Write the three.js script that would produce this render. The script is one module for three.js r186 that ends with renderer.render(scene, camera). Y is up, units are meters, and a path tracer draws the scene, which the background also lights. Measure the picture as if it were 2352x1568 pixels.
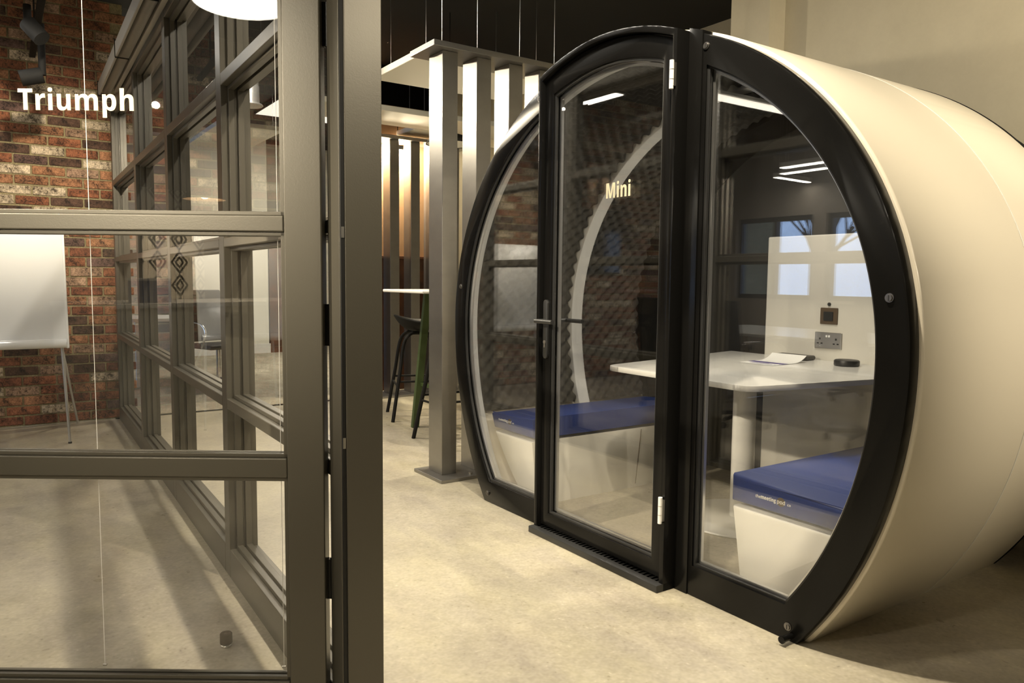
import * as THREE from 'three';
import { RoundedBoxGeometry } from 'three/addons/geometries/RoundedBoxGeometry.js';
import { mergeGeometries, mergeVertices, toCreasedNormals } from 'three/addons/utils/BufferGeometryUtils.js';
import { TextGeometry } from 'three/addons/geometries/TextGeometry.js';
import { FontLoader } from 'three/addons/loaders/FontLoader.js';
import { RectAreaLightUniformsLib } from 'three/addons/lights/RectAreaLightUniformsLib.js';
RectAreaLightUniformsLib.init();

// ---------------------------------------------------------------- camera, sky, exposure
const scene = new THREE.Scene();
const camera = new THREE.PerspectiveCamera(48.53, 2352 / 1568, 0.05, 80);
camera.position.set(0, 1.23, 0);
camera.rotation.set(-0.0819, -0.5967, 0.0100, 'YXZ');
scene.background = new THREE.Color(0.42, 0.62, 1.0);          // dusk sky behind the meeting room windows
scene.backgroundIntensity = 3.4;
const renderer = new THREE.WebGLRenderer({ antialias: true });
renderer.toneMapping = THREE.LinearToneMapping;
renderer.toneMappingExposure = 1.0;
renderer.shadowMap.enabled = true;
const WARM = new THREE.Color(1, 0.87, 0.65), NEUTRAL = new THREE.Color(1, 0.91, 0.74), AMBER = new THREE.Color(1, 0.74, 0.40);

// ---------------------------------------------------------------- helpers
let seed = 20240611;
const rnd = () => { seed = (seed + 0x6d2b79f5) | 0; let t = Math.imul(seed ^ (seed >>> 15), 1 | seed); t = (t + Math.imul(t ^ (t >>> 7), 61 | t)) ^ t; return ((t ^ (t >>> 14)) >>> 0) / 4294967296; };
const taken = new Map();
const numbered = (n) => { const k = taken.get(n) || 0; taken.set(n, k + 1); return k ? n + '_' + String(k).padStart(3, '0') : n; };
function tag(o, label, category, group, kind) { o.userData.label = label; o.userData.category = category; if (group) o.userData.group = group; if (kind) o.userData.kind = kind; return o; }
function thing(name, label, category, [x, y, z] = [0, 0, 0], turn = 0, group, kind) {
  const o = new THREE.Group(); o.name = numbered(name); o.position.set(x, y, z); o.rotation.y = turn; scene.add(o);
  return tag(o, label, category, group, kind);
}
function obj(name, geo, mat, parent) {
  if (Array.isArray(geo)) geo = merge(geo);
  const m = new THREE.Mesh(geo, mat); m.castShadow = m.receiveShadow = true;
  m.name = parent ? name : numbered(name); (parent || scene).add(m); return m;
}
function single(name, geo, mat, label, category, group, kind) { return tag(obj(name, geo, mat), label, category, group, kind); }
function merge(list) {
  return mergeGeometries(list.map((g) => { const n = g.index ? g.toNonIndexed() : g.clone(); for (const k of Object.keys(n.attributes)) if (!['position', 'normal', 'uv'].includes(k)) n.deleteAttribute(k); return n; }));
}
function copyThing(src, pos, turn, label, group) {
  const c = src.clone(); c.name = numbered(src.name.replace(/_\d{3}$/, '')); c.userData = { ...src.userData }; c.position.set(...pos); c.rotation.y = turn; if (label) c.userData.label = label; if (group) c.userData.group = group; scene.add(c); return c;
}
// box by its limits, uv in metres
function box(x0, x1, y0, y1, z0, z1) {
  const g = new THREE.BoxGeometry(x1 - x0, y1 - y0, z1 - z0); g.translate((x0 + x1) / 2, (y0 + y1) / 2, (z0 + z1) / 2);
  return metricUV(g);
}
function rbox(x0, x1, y0, y1, z0, z1, r = 0.003, s = 2) {
  const g = new RoundedBoxGeometry(x1 - x0, y1 - y0, z1 - z0, s, Math.min(r, (x1 - x0) / 2.01, (y1 - y0) / 2.01, (z1 - z0) / 2.01)); g.translate((x0 + x1) / 2, (y0 + y1) / 2, (z0 + z1) / 2);
  return metricUV(g);
}
function metricUV(g, ox = 0, oy = 0) {
  const p = g.attributes.position, n = g.attributes.normal, uv = new Float32Array(p.count * 2);
  for (let i = 0; i < p.count; i++) {
    const ax = Math.abs(n.getX(i)), ay = Math.abs(n.getY(i)), az = Math.abs(n.getZ(i));
    if (ay >= ax && ay >= az) { uv[2 * i] = p.getX(i) + ox; uv[2 * i + 1] = p.getZ(i) + oy; }
    else if (ax >= az) { uv[2 * i] = p.getZ(i) + ox; uv[2 * i + 1] = p.getY(i) + oy; }
    else { uv[2 * i] = p.getX(i) + ox; uv[2 * i + 1] = p.getY(i) + oy; }
  }
  g.setAttribute('uv', new THREE.BufferAttribute(uv, 2)); return g;
}
const V = (x, y, z) => new THREE.Vector3(x, y, z);
function rod(a, b, r, r2 = r, seg = 12) {
  const A = V(...a), B = V(...b), d = B.clone().sub(A), L = d.length();
  const g = new THREE.CylinderGeometry(r2, r, L, seg); g.translate(0, L / 2, 0);
  g.applyQuaternion(new THREE.Quaternion().setFromUnitVectors(V(0, 1, 0), d.normalize())); g.translate(A.x, A.y, A.z); return g;
}
function bar(a, b, w, h) {                                      // rectangular bar from a to b
  const A = V(...a), B = V(...b), d = B.clone().sub(A), L = d.length();
  const g = new RoundedBoxGeometry(w, L, h, 1, Math.min(w, h) * 0.12); g.translate(0, L / 2, 0);
  g.applyQuaternion(new THREE.Quaternion().setFromUnitVectors(V(0, 1, 0), d.normalize())); g.translate(A.x, A.y, A.z); return g;
}
const tube = (pts, r, n = 40, seg = 8) => new THREE.TubeGeometry(new THREE.CatmullRomCurve3(pts.map((p) => V(...p))), n, r, seg);
const lathe = (pts, seg = 40) => new THREE.LatheGeometry(pts.map((p) => new THREE.Vector2(...p)), seg);
const move = (g, x, y, z) => { g.translate(x, y, z); return g; };
function ext(shape, depth, bevel = 0, curve = 24, bs = 2) {
  return new THREE.ExtrudeGeometry(shape, { depth: depth - 2 * bevel, bevelEnabled: bevel > 0, bevelThickness: bevel, bevelSize: bevel, bevelOffset: -bevel, bevelSegments: bs, curveSegments: curve }).translate(0, 0, bevel);
}
// extrude along +x with shape coordinates (z, y): shape x -> -z is handled by turning
function extX(shape, x0, depth, bevel = 0, curve = 24) { const g = ext(shape, depth, bevel, curve); g.rotateY(Math.PI / 2); g.scale(1, 1, 1); g.translate(x0, 0, 0); return g; }   // shape.x maps to -z
const poly = (pts) => { const s = new THREE.Shape(); pts.forEach((p, i) => (i ? s.lineTo(...p) : s.moveTo(...p))); s.closePath(); return s; };
const polyPath = (pts) => { const s = new THREE.Path(); pts.forEach((p, i) => (i ? s.lineTo(...p) : s.moveTo(...p))); s.closePath(); return s; };
const crease = (g, a = 0.6) => toCreasedNormals(g.index ? g.toNonIndexed() : g, a);

// ---------------------------------------------------------------- textures
function lattice(n, s) { const a = new Float32Array(n * n); let q = s; for (let i = 0; i < a.length; i++) { q = (Math.imul(q, 1664525) + 1013904223) >>> 0; a[i] = q / 4294967296; } return a; }
function noiseField(size, octaves, s) {                         // tileable value noise: octaves = [[cells, weight], ...]
  const out = new Float32Array(size * size); let tot = 0;
  octaves.forEach(([n, w, nx], k) => {
    const ny = n, mx = nx || n, L = lattice(Math.max(ny, mx), s + k * 77), N = Math.max(ny, mx); tot += w;
    for (let y = 0; y < size; y++) for (let x = 0; x < size; x++) {
      const fx = x / size * mx, fy = y / size * ny, ix = Math.floor(fx), iy = Math.floor(fy); let tx = fx - ix, ty = fy - iy; tx = tx * tx * (3 - 2 * tx); ty = ty * ty * (3 - 2 * ty);
      const a = L[(iy % ny) * N + ix % mx], b = L[(iy % ny) * N + (ix + 1) % mx], c = L[((iy + 1) % ny) * N + ix % mx], d = L[((iy + 1) % ny) * N + (ix + 1) % mx];
      out[y * size + x] += w * (a + (b - a) * tx + (c - a) * ty + (a - b - c + d) * tx * ty);
    }
  });
  for (let i = 0; i < out.length; i++) out[i] /= tot; return out;
}
function tex(size, fn, srgb = true, rep = 1) {                  // fn(i, x, y) -> [r,g,b] 0..255
  const d = new Uint8Array(size * size * 4);
  for (let y = 0; y < size; y++) for (let x = 0; x < size; x++) { const i = y * size + x, c = fn(i, x, y); d[4 * i] = c[0]; d[4 * i + 1] = c[1]; d[4 * i + 2] = c[2]; d[4 * i + 3] = 255; }
  const t = new THREE.DataTexture(d, size, size); t.wrapS = t.wrapT = THREE.RepeatWrapping; t.magFilter = THREE.LinearFilter; t.minFilter = THREE.LinearMipmapLinearFilter; t.generateMipmaps = true;
  if (srgb) t.colorSpace = THREE.SRGBColorSpace; t.repeat.set(rep, rep); t.needsUpdate = true; return t;
}
const cl = (v) => Math.max(0, Math.min(255, v));
const S = 512;
const nA = noiseField(S, [[4, 3], [9, 3], [24, 2], [60, 1.2], [256, 1.2]], 11), nB = noiseField(S, [[3, 2], [7, 3, 16], [20, 2, 40], [128, 1]], 52), nF = noiseField(S, [[256, 1], [128, 0.6]], 93);
const floorMap = tex(S, (i) => { const v = 170 + (nA[i] - 0.5) * 30 + (nB[i] - 0.5) * 34 + (nF[i] - 0.5) * 24 - (nF[i] < 0.09 ? 20 : 0) + (nF[i] > 0.91 ? 14 : 0), w = (nB[i] - 0.5) * 16; return [cl(v + 3), cl(v - 5), cl(v - 24 - w)]; }, true, 0.5);
const floorRough = tex(S, (i) => { const v = cl(128 + (nB[i] - 0.5) * 130 + (nA[i] - 0.5) * 60); return [v, v, v]; }, false, 0.42);
const floorBump = tex(S, (i) => { const v = cl(128 + (nF[i] - 0.5) * 90); return [v, v, v]; }, false, 0.9);
const plasterMap = tex(S, (i) => { const v = 214 + (nA[i] - 0.5) * 22 + (nB[i] - 0.5) * 12; return [cl(v), cl(v - 5), cl(v - 20)]; }, true, 0.35);
const brickMaps = [0, 1, 2].map((k) => { const a = noiseField(256, [[5, 2], [14, 2], [40, 2], [128, 1.6]], 300 + k * 31), b = noiseField(256, [[8, 1, 22], [30, 1, 60]], 700 + k * 13); return tex(256, (i) => { const crack = Math.abs(b[i] - 0.5) < 0.018 ? -70 : 0, v = 188 + (a[i] - 0.5) * 250 + crack - (a[i] < 0.36 ? 45 : 0); return [cl(v + 6), cl(v), cl(v - 6)]; }, true, 3.1); });
const brickBump = tex(256, (i) => { const v = cl(128 + (nF[i % (S * S)] - 0.5) * 160); return [v, v, v]; }, false, 3.1);
const mortarMap = tex(256, (i) => { const v = 180 + (nF[i] - 0.5) * 90 + (nA[i] - 0.5) * 60; return [cl(v), cl(v - 6), cl(v - 26)]; }, true, 1.5);
const carpetMap = tex(S, (i) => { const v = 196 + (nB[i] - 0.5) * 90 + (nF[i] - 0.5) * 60; return [cl(v), cl(v - 6), cl(v - 22)]; }, true, 0.5);
const woodMap = tex(256, (i, x, y) => { const v = 120 + (nB[(x * 2 % S) * S + y] - 0.5) * 110; return [cl(v), cl(v * 0.62), cl(v * 0.36)]; }, true, 1.2);
const brushMap = tex(256, (i, x, y) => { const v = 205 + (nB[(x * 2 % S) * S + (y * 2 % S)] - 0.5) * 26; return [v, v, v]; }, true, 0.8);
const fabricBump = tex(256, (i, x, y) => { const v = 128 + 60 * Math.sin(x * Math.PI / 2) * Math.sin(y * Math.PI / 2) + (nF[i] - 0.5) * 40; return [cl(v), cl(v), cl(v)]; }, false, 8);
const hammerBump = tex(S, (i) => { const v = cl(128 + (nF[i] - 0.5) * 100); return [v, v, v]; }, false, 2.2);

// ---------------------------------------------------------------- materials
const lin = (r, g, b) => new THREE.Color().setRGB(r, g, b);
const std = (c, roughness, o = {}) => new THREE.MeshStandardMaterial({ color: c, roughness, metalness: 0, ...o });
const phys = (c, roughness, o = {}) => new THREE.MeshPhysicalMaterial({ color: c, roughness, ...o });
const glow = (c, k) => new THREE.MeshStandardMaterial({ color: 0x000000, roughness: 1, emissive: c, emissiveIntensity: k });
const M = {
  floor: phys(0xffffff, 0.85, { map: floorMap, roughnessMap: floorRough, bumpMap: floorBump, bumpScale: 0.0007, clearcoat: 0.06, clearcoatRoughness: 0.25 }),
  ceiling: std(lin(0.0042, 0.004, 0.0038), 0.85),
  plaster: std(lin(0.84, 0.80, 0.70), 0.85, { map: plasterMap }),
  cream: std(lin(0.70, 0.68, 0.58), 0.8),
  skirting: std(lin(0.72, 0.71, 0.66), 0.5),
  carpet: std(lin(0.62, 0.60, 0.55), 0.95, { map: carpetMap }),
  mortar: std(lin(0.62, 0.56, 0.40), 0.95, { map: mortarMap }),
  frame: phys(lin(0.105, 0.096, 0.076), 0.34, { bumpMap: hammerBump, bumpScale: 0.0002, metalness: 0.25 }),
  gasket: std(lin(0.012, 0.012, 0.012), 0.6),
  hinge: std(lin(0.02, 0.02, 0.02), 0.3, { metalness: 0.6 }),
  glass: phys(0xffffff, 0.0, { transmission: 1, thickness: 0, ior: 1.5 }),
  podGlass: phys(0xffffff, 0.0, { transmission: 1, thickness: 0, ior: 1.55 }),
  black: phys(lin(0.006, 0.0058, 0.0055), 0.22, { specularIntensity: 0.4 }),
  blackMatt: phys(lin(0.005, 0.005, 0.005), 0.7, { specularIntensity: 0.2 }),
  charcoal: std(lin(0.05, 0.046, 0.04), 0.8),
  taupe: std(lin(0.26, 0.23, 0.19), 0.85),
  partGlass: phys(0xffffff, 0.0, { transmission: 1, thickness: 0, ior: 1.65 }),
  blackSatin: std(lin(0.018, 0.018, 0.018), 0.42),
  shell: phys(lin(0.76, 0.70, 0.58), 0.34, { clearcoat: 0.35, clearcoatRoughness: 0.2 }),
  shellIn: std(lin(0.72, 0.72, 0.70), 0.5),
  spacer: std(lin(0.6, 0.6, 0.6), 0.3, { metalness: 0.9 }),
  foam: std(lin(0.045, 0.043, 0.038), 0.95),
  podBack: std(lin(0.02, 0.02, 0.019), 0.7),
  panel: phys(lin(0.66, 0.64, 0.58), 0.12, { clearcoat: 0.5, clearcoatRoughness: 0.05 }),
  tableTop: phys(lin(0.84, 0.83, 0.79), 0.22),
  benchBase: phys(lin(0.90, 0.88, 0.81), 0.4),
  cushion: phys(lin(0.007, 0.034, 0.20), 0.5, { bumpMap: fabricBump, bumpScale: 0.0003, sheen: 0.3, sheenColor: new THREE.Color(0.05, 0.14, 0.5), sheenRoughness: 0.6 }),
  steel: std(lin(0.62, 0.60, 0.56), 0.28, { metalness: 0.95 }),
  chrome: std(lin(0.8, 0.8, 0.8), 0.08, { metalness: 1 }),
  alu: std(lin(0.62, 0.62, 0.62), 0.35, { metalness: 0.85 }),
  letter: std(lin(0.74, 0.64, 0.44), 0.6),
  white: std(lin(0.82, 0.82, 0.80), 0.5),
  whiteboard: phys(lin(0.80, 0.80, 0.79), 0.12, { clearcoat: 0.6, clearcoatRoughness: 0.06 }),
  paper: std(lin(0.86, 0.86, 0.84), 0.7),
  purple: std(lin(0.07, 0.05, 0.22), 0.6),
  screw: std(lin(0.20, 0.19, 0.18), 0.35, { metalness: 0.9 }),
  copper: std(lin(0.52, 0.33, 0.20), 0.5, { map: plasterMap }),
  post: std(lin(0.50, 0.486, 0.462), 0.33, { metalness: 0.86, map: brushMap }),
  raft: std(lin(0.80, 0.77, 0.66), 0.9),
  stool: phys(lin(0.009, 0.0085, 0.008), 0.65, { specularIntensity: 0.4 }),
  green: std(lin(0.050, 0.075, 0.024), 0.45),
  wood: std(lin(0.5, 0.5, 0.5), 0.6, { map: woodMap }),
  duct: std(lin(0.6, 0.59, 0.56), 0.42, { metalness: 0.6 }),
  blind: std(lin(0.36, 0.33, 0.28), 0.6),
  blindTube: std(lin(0.20, 0.18, 0.15), 0.5),
  wire: std(lin(0.92, 0.90, 0.86), 0.4),
  mesh: std(lin(0.012, 0.012, 0.013), 0.7),
  tvScreen: phys(lin(0.006, 0.006, 0.007), 0.08),
  bronze: std(lin(0.09, 0.06, 0.035), 0.45),
  bark: std(lin(0.05, 0.045, 0.04), 0.9),
  binBag: phys(lin(0.7, 0.7, 0.7), 0.3, { transmission: 0.5, thickness: 0 }),
};

// ---------------------------------------------------------------- the room
const CEIL = 3.48;
single('floor', box(-5.2, 6.4, -0.2, 0, -7.235, 4.2), M.floor, 'polished beige concrete floor running under the pod', 'floor', null, 'structure');
single('floor_carpet', box(-5.2, 6.4, -0.2, 0.004, -13.4, -7.235), M.carpet, 'pale streaky carpet beyond the glazed partition', 'carpet', null, 'structure');
single('trim_1', box(0.8, 2.9, 0, 0.008, -7.25, -7.215), M.hinge, 'thin dark threshold strip between concrete and carpet', 'trim', null, 'structure');
single('ceiling', box(-5.2, 6.4, CEIL, CEIL + 0.2, -13.4, 4.2), M.ceiling, 'black painted soffit over the whole office', 'ceiling', null, 'structure');
single('wall_behind', box(-5.2, 6.4, 0, CEIL, 4.0, 4.2), M.charcoal, 'plain dark wall behind the camera', 'wall', null, 'structure');
single('wall_end', box(-5.2, 6.4, 0, CEIL, -13.4, -13.2), M.cream, 'dim end wall of the far office', 'wall', null, 'structure');
single('wall_office', box(2.4, 3.62, 0, CEIL, -12.5, -12.34), M.cream, 'cream wall with skirting seen through the partition', 'wall', null, 'structure');
single('baseboard_office', rbox(2.4, 3.64, 0.0, 0.155, -12.34, -12.32), M.skirting, 'pale skirting board on the far cream wall', 'skirting', null, 'structure');
single('wall_recess', box(5.3, 5.5, 0, CEIL, -13.2, 4.0), M.plaster, 'cream wall in the recess behind the pod', 'wall', null, 'structure');
single('wall_right', [box(4.15, 5.3, 0, CEIL, -3.40, 4.0), box(4.0, 4.15, 0, CEIL, -3.40, -3.10)], M.plaster, 'cream plastered wall with a shallow pier behind the pod', 'wall', null, 'structure');
single('wall_nook', box(4.30, 5.3, 0, CEIL, -7.75, -7.6), M.plaster, 'cream wall strip beyond the far fins', 'wall', null, 'structure');
single('wall_screen', box(2.95, 4.30, 0, CEIL, -7.75, -7.6), M.blackMatt, 'dark wall behind the far slatted screen', 'wall', null, 'structure');
// window wall of the meeting room, on its left: two windows
{
  const parts = [box(-4.4, -4.2, 0, 1.0, -7.25, 4.0), box(-4.4, -4.2, 2.1, CEIL, -7.25, 4.0), box(-4.4, -4.2, 1.0, 2.1, -4.3, 4.0), box(-4.4, -4.2, 1.0, 2.1, -5.95, -5.75), box(-4.4, -4.2, 1.0, 2.1, -7.25, -7.15)];
  single('wall_left', parts, M.taupe, 'taupe window wall on the far side of the meeting room', 'wall', null, 'structure');
  [[-7.15, -5.95], [-5.75, -4.3]].forEach(([a, b], k) => {
    const w = thing('window_' + (k + 1), k ? 'dark framed window farther from the brick wall' : 'dark framed window next to the brick wall', 'window', [-4.3, 1.0, (a + b) / 2], 0, null, 'structure');
    const h = (b - a) / 2;
    obj('window_frame', [box(-0.03, 0.05, 0, 0.06, -h, h), box(-0.03, 0.05, 1.04, 1.1, -h, h), box(-0.03, 0.05, 0, 1.1, -h, -h + 0.06), box(-0.03, 0.05, 0, 1.1, h - 0.06, h), box(-0.03, 0.05, 0, 1.1, -0.03, 0.03)], M.blackSatin, w);
    obj('pane', box(-0.002, 0.002, 0.06, 1.04, -h + 0.06, -0.03), M.glass, w); obj('pane', box(-0.002, 0.002, 0.06, 1.04, 0.03, h - 0.06), M.glass, w);
  });
}

// ---------------------------------------------------------------- brick wall, each near brick its own mesh
{
  const BZ = -7.25, PX = 0.2405, PY = 0.0807, J = 0.011;
  const wall = thing('wall_brick', 'reclaimed brick wall in red, brown and cream at the end of the meeting room', 'wall', [0, 0, 0], 0, null, 'structure');
  obj('mortar_bed', [box(-5.2, 0.95, 0, CEIL, BZ - 0.25, BZ - 0.008)], M.mortar, wall);
  const tone = { r: lin(0.42, 0.165, 0.085), o: lin(0.52, 0.26, 0.14), d: lin(0.15, 0.085, 0.06), p: lin(0.23, 0.14, 0.125), w: lin(0.88, 0.76, 0.58), k: lin(0.33, 0.125, 0.07), m: lin(0.56, 0.38, 0.27) };
  const mats = {}; for (const k in tone) mats[k] = brickMaps.map((t) => std(tone[k], 0.9, { map: t, bumpMap: brickBump, bumpScale: 0.0016 }));
  const shapes = [0, 1, 2, 3].map((k) => { const g = new RoundedBoxGeometry(PX - J, PY - J - 0.001 * k, 0.03, 1, 0.004 + 0.0012 * k); const p = g.attributes.position; for (let i = 0; i < p.count; i++) { const a = Math.sin(p.getX(i) * 61 + k * 5) * 0.0012 + Math.sin(p.getX(i) * 23 + k) * 0.001; p.setY(i, p.getY(i) + a); } g.computeVertexNormals(); return metricUV(g, 0.37 * k, 0.19 * k); });
  const halves = [0, 1].map((k) => metricUV(new RoundedBoxGeometry((PX - J) / 2 - J / 2, PY - J, 0.03, 1, 0.005), 0.5 * k, 0.3));
  // rows read off the wall, from the course at eye-catching height downwards; columns start at x = 0.14 - PX
  const rows = ['rwdw', 'dromr', 'dord', 'odwr', 'rpdw', 'dwom', 'oooo', 'mwwr', 'wrdd', 'rdwr', 'dwod', 'ormr', 'rdpo', 'wrok', 'dmrp', 'krom', 'rdmr'];
  const K0 = 30, bag = 'rrrrooookkddpmw', farBag = 'rrrooookddpmww', stuff = {};
  for (let k = 0; k * PY + PY < CEIL + 0.02; k++) {
    const y = k * PY + PY / 2 + 0.006, off = (k % 2 === 0) ? 0 : 0.5, list = rows[K0 - k];
    for (let c = -20; c < 4; c++) {
      const x = 0.14 + (c + 0.5 - off) * PX; if (x < -4.1 || x > 0.9) continue;
      const near = x > -0.05, col = Math.floor(c + 1);
      let t = (near && list && list[col]) || (near ? bag : farBag)[Math.floor(rnd() * (near ? bag.length : farBag.length))];
      const mv = mats[t][Math.floor(rnd() * 3)], sv = shapes[Math.floor(rnd() * 4)], dz = (rnd() - 0.5) * 0.006;
      if (near && y < 3.3) { const b = obj('brick', sv, mv, wall); b.position.set(x, y, BZ - 0.012 + dz); b.rotation.z = (rnd() - 0.5) * 0.008; }
      else (stuff[t] = stuff[t] || []).push(sv.clone().translate(x, y, BZ - 0.012 + dz));
    }
  }
  for (const t in stuff) { const o = obj('brickwork', stuff[t], mats[t][0], wall); o.userData.kind = 'stuff'; }
}

// ---------------------------------------------------------------- glazed partition between meeting room and corridor
const PART_TURN = -0.0202, PART_X = 0.683, DEP = 0.112;
const ROWS = [[0.12, 0.70], [0.742, 1.345], [1.381, 1.969], [2.015, 2.574]];
function partition(name, label, stations, railsFrom, railsTo) {       // stations: s along the wall (away from the camera), local z = -s
  const g = thing(name, label, 'partition', [PART_X, 0, 0], PART_TURN);
  const W = 0.085, MT = stations.map((s) => [s - W / 2, s + W / 2]);
  for (const [a, b] of MT) obj('mullion', [rbox(0, DEP, 0, 2.64, -b, -a, 0.003), box(0.052, 0.060, 0.1, 2.6, -b - 0.0015, -a + 0.0015)], M.frame, g);
  const rails = [[0, 0.12], [0.70, 0.742], [1.345, 1.381], [1.969, 2.015], [2.574, 2.64]];
  for (let i = 0; i + 1 < MT.length; i++) {
    const s0 = MT[i][1], s1 = MT[i + 1][0];
    rails.forEach(([y0, y1], k) => obj(k === 0 ? 'sill_rail' : k === 4 ? 'head_rail' : 'rail', rbox(0, DEP, y0, y1, -s1, -s0, 0.003), M.frame, g));
    for (const [y0, y1] of ROWS) {
      const B = 0.014, bead = [];
      for (const [x0, x1] of [[0.026, 0.050], [0.062, 0.086]]) bead.push(rbox(x0, x1, y0, y0 + B, -s1, -s0, 0.002, 1), rbox(x0, x1, y1 - B, y1, -s1, -s0, 0.002, 1), rbox(x0, x1, y0, y1, -s1, -s1 + B, 0.002, 1), rbox(x0, x1, y0, y1, -s0 - B, -s0, 0.002, 1));
      obj('glazing_bead', bead, M.frame, g);
      obj('pane', new THREE.PlaneGeometry(s1 - s0 - 0.004, y1 - y0 - 0.004).rotateY(-Math.PI / 2).translate(0.056, (y0 + y1) / 2, -(s0 + s1) / 2), M.partGlass, g);
    }
  }
  return g;
}
partition('glazed_partition', 'tall grey steel framed glass partition receding to the brick wall', [1.885, 3.175, 4.445, 5.735, 7.17]);
partition('glazed_partition', 'grey steel framed glass partition on the near side of the doorway', [-3.66, -2.38, -1.1, 0.18]);
{ // door head and fanlight over the opening
  const g = thing('door_frame', 'grey steel door head with fanlight above the open glass door', 'door frame', [PART_X, 0, 0], PART_TURN, null, 'structure');
  obj('head_rail', rbox(0, DEP, 2.574, 2.64, -1.842, -0.223), M.frame, g);
  obj('transom', rbox(0, DEP, 2.09, 2.15, -1.842, -0.223), M.frame, g);
  obj('pane', box(0.053, 0.059, 2.15, 2.574, -1.842, -0.223), M.glass, g);
}
{ // rebate and striker strip on the jamb beside the door
  const g = thing('door_jamb', 'grey steel door jamb strip with rubber seal beside the open glass door', 'door jamb', [PART_X, 0, 0], PART_TURN, null, 'structure');
  obj('jamb_face', rbox(0.012, 0.112, 0.0, 2.09, -1.841, -1.832, 0.002), M.frame, g);
  obj('seal', box(0.002, 0.011, 0.0, 2.09, -1.841, -1.836), M.gasket, g);
  for (const y of [0.79, 1.33, 1.96]) obj('fixing', box(0.003, 0.010, y, y + 0.028, -1.836, -1.833), M.steel, g);
}

// ---------------------------------------------------------------- open glass door with lettering
const font = await new FontLoader().loadAsync('fonts/droid/droid_sans_bold.typeface.json');
const fontR = await new FontLoader().loadAsync('fonts/droid/droid_sans_regular.typeface.json');
function text(str, f, width, cap, depth = 0.0012) {              // fits the string to a width and a cap height; left end at 0, baseline at 0
  const g = new TextGeometry(str, { font: f, size: 1, depth: 0.1, curveSegments: 6 }); g.computeBoundingBox();
  const capG = new TextGeometry('H', { font: f, size: 1, depth: 0.1 }); capG.computeBoundingBox();
  const b = g.boundingBox; g.translate(-b.min.x, 0, 0); g.scale(width / (b.max.x - b.min.x), cap / capG.boundingBox.max.y, depth / 0.1); return g;
}
{
  const A = 0.5967, D = 1.97, fx = Math.sin(A), fz = -Math.cos(A), rx = Math.cos(A), rz = Math.sin(A);
  const d = thing('door_1', 'open glass door in grey steel frame lettered Triumph', 'door', [fx * D - 0.494 * rx, 0, fz * D - 0.494 * rz], -A, null, 'structure');   // local x to the right along the leaf, z towards the camera
  const L = -1.06, T = 0.05;
  const st = 0.098;
  obj('stile', rbox(-st, 0, 0.02, 2.07, -T, 0, 0.004), M.frame, d);
  obj('stile', rbox(L, L + st, 0.02, 2.07, -T, 0, 0.004), M.frame, d);
  const rr = [[0.02, 0.137], [0.699, 0.752], [1.346, 1.388], [1.985, 2.07]];
  for (const [a, b] of rr) obj('rail', rbox(L + st, -st, a, b, -T, 0, 0.004), M.frame, d);
  const gl = [[0.137, 0.699], [0.752, 1.346], [1.388, 1.985]];
  for (const [a, b] of gl) {
    const B = 0.011, q = [];
    for (const [z0, z1] of [[-0.020, -0.008], [-0.042, -0.030]]) q.push(rbox(L + st, -st, a, a + B, z0, z1, 0.002, 1), rbox(L + st, -st, b - B, b, z0, z1, 0.002, 1), rbox(L + st, L + st + B, a, b, z0, z1, 0.002, 1), rbox(-st - B, -st, a, b, z0, z1, 0.002, 1));
    obj('glazing_bead', q, M.frame, d);
    obj('pane', box(L + st + 0.002, -st - 0.002, a + 0.002, b - 0.002, -0.028, -0.022), M.glass, d);
  }
  const t = obj('lettering', text('Triumph', font, 0.297, 0.0535), M.letter, d); t.position.set(-1.276 + 0.494, 1.652, -0.0205); t.userData.label = 'cream vinyl lettering reading Triumph';
  for (const x of [-1.118 + 0.494, -0.622 + 0.494]) { obj('blind_wire', rod([x, 0.155, -0.046], [x, 2.0, -0.046], 0.0009, 0.0009, 6), M.wire, d); obj('wire_clip', rod([x - 0.005, 0.156, -0.046], [x + 0.005, 0.156, -0.046], 0.003, 0.003, 8), M.steel, d); }
  for (const y of [0.36, 1.05, 1.82]) { obj('hinge', [box(-0.006, 0.014, y, y + 0.11, -0.040, -0.024), rod([0.012, y, -0.030], [0.012, y + 0.11, -0.030], 0.007)], M.hinge, d); }
}

// ---------------------------------------------------------------- the meeting pod
const POD = [2.207, 0, -2.508], YC = 0.98;
// half-ellipse outline, upper half flatter than the lower: half widths at height y
const oval = (a, bu, bl, y) => { const b = y >= YC ? bu : bl, t = 1 - ((y - YC) / b) ** 2; return t > 0 ? a * Math.sqrt(t) : 0; };
function arcPts(a, bu, bl, y0, w0, side, n = 64) {             // from the foot (height y0) up to half width w0 near the crown, on one side (+1 / -1)
  const t0 = -Math.asin(Math.min(1, (YC - y0) / bl)), t1 = Math.acos(w0 / a), pts = [];
  for (let i = 0; i <= n; i++) { const t = t0 + (t1 - t0) * i / n; pts.push([side * a * Math.cos(t), YC + (t >= 0 ? bu : bl) * Math.sin(t)]); }
  return pts;
}
const OUT = [1.337, 1.262, 1.475], INN = [1.237, 1.164, 1.345];
const pod = thing('meeting_pod', 'round cream meeting pod with black framed glass front lettered Mini', 'meeting pod', POD);
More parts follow.
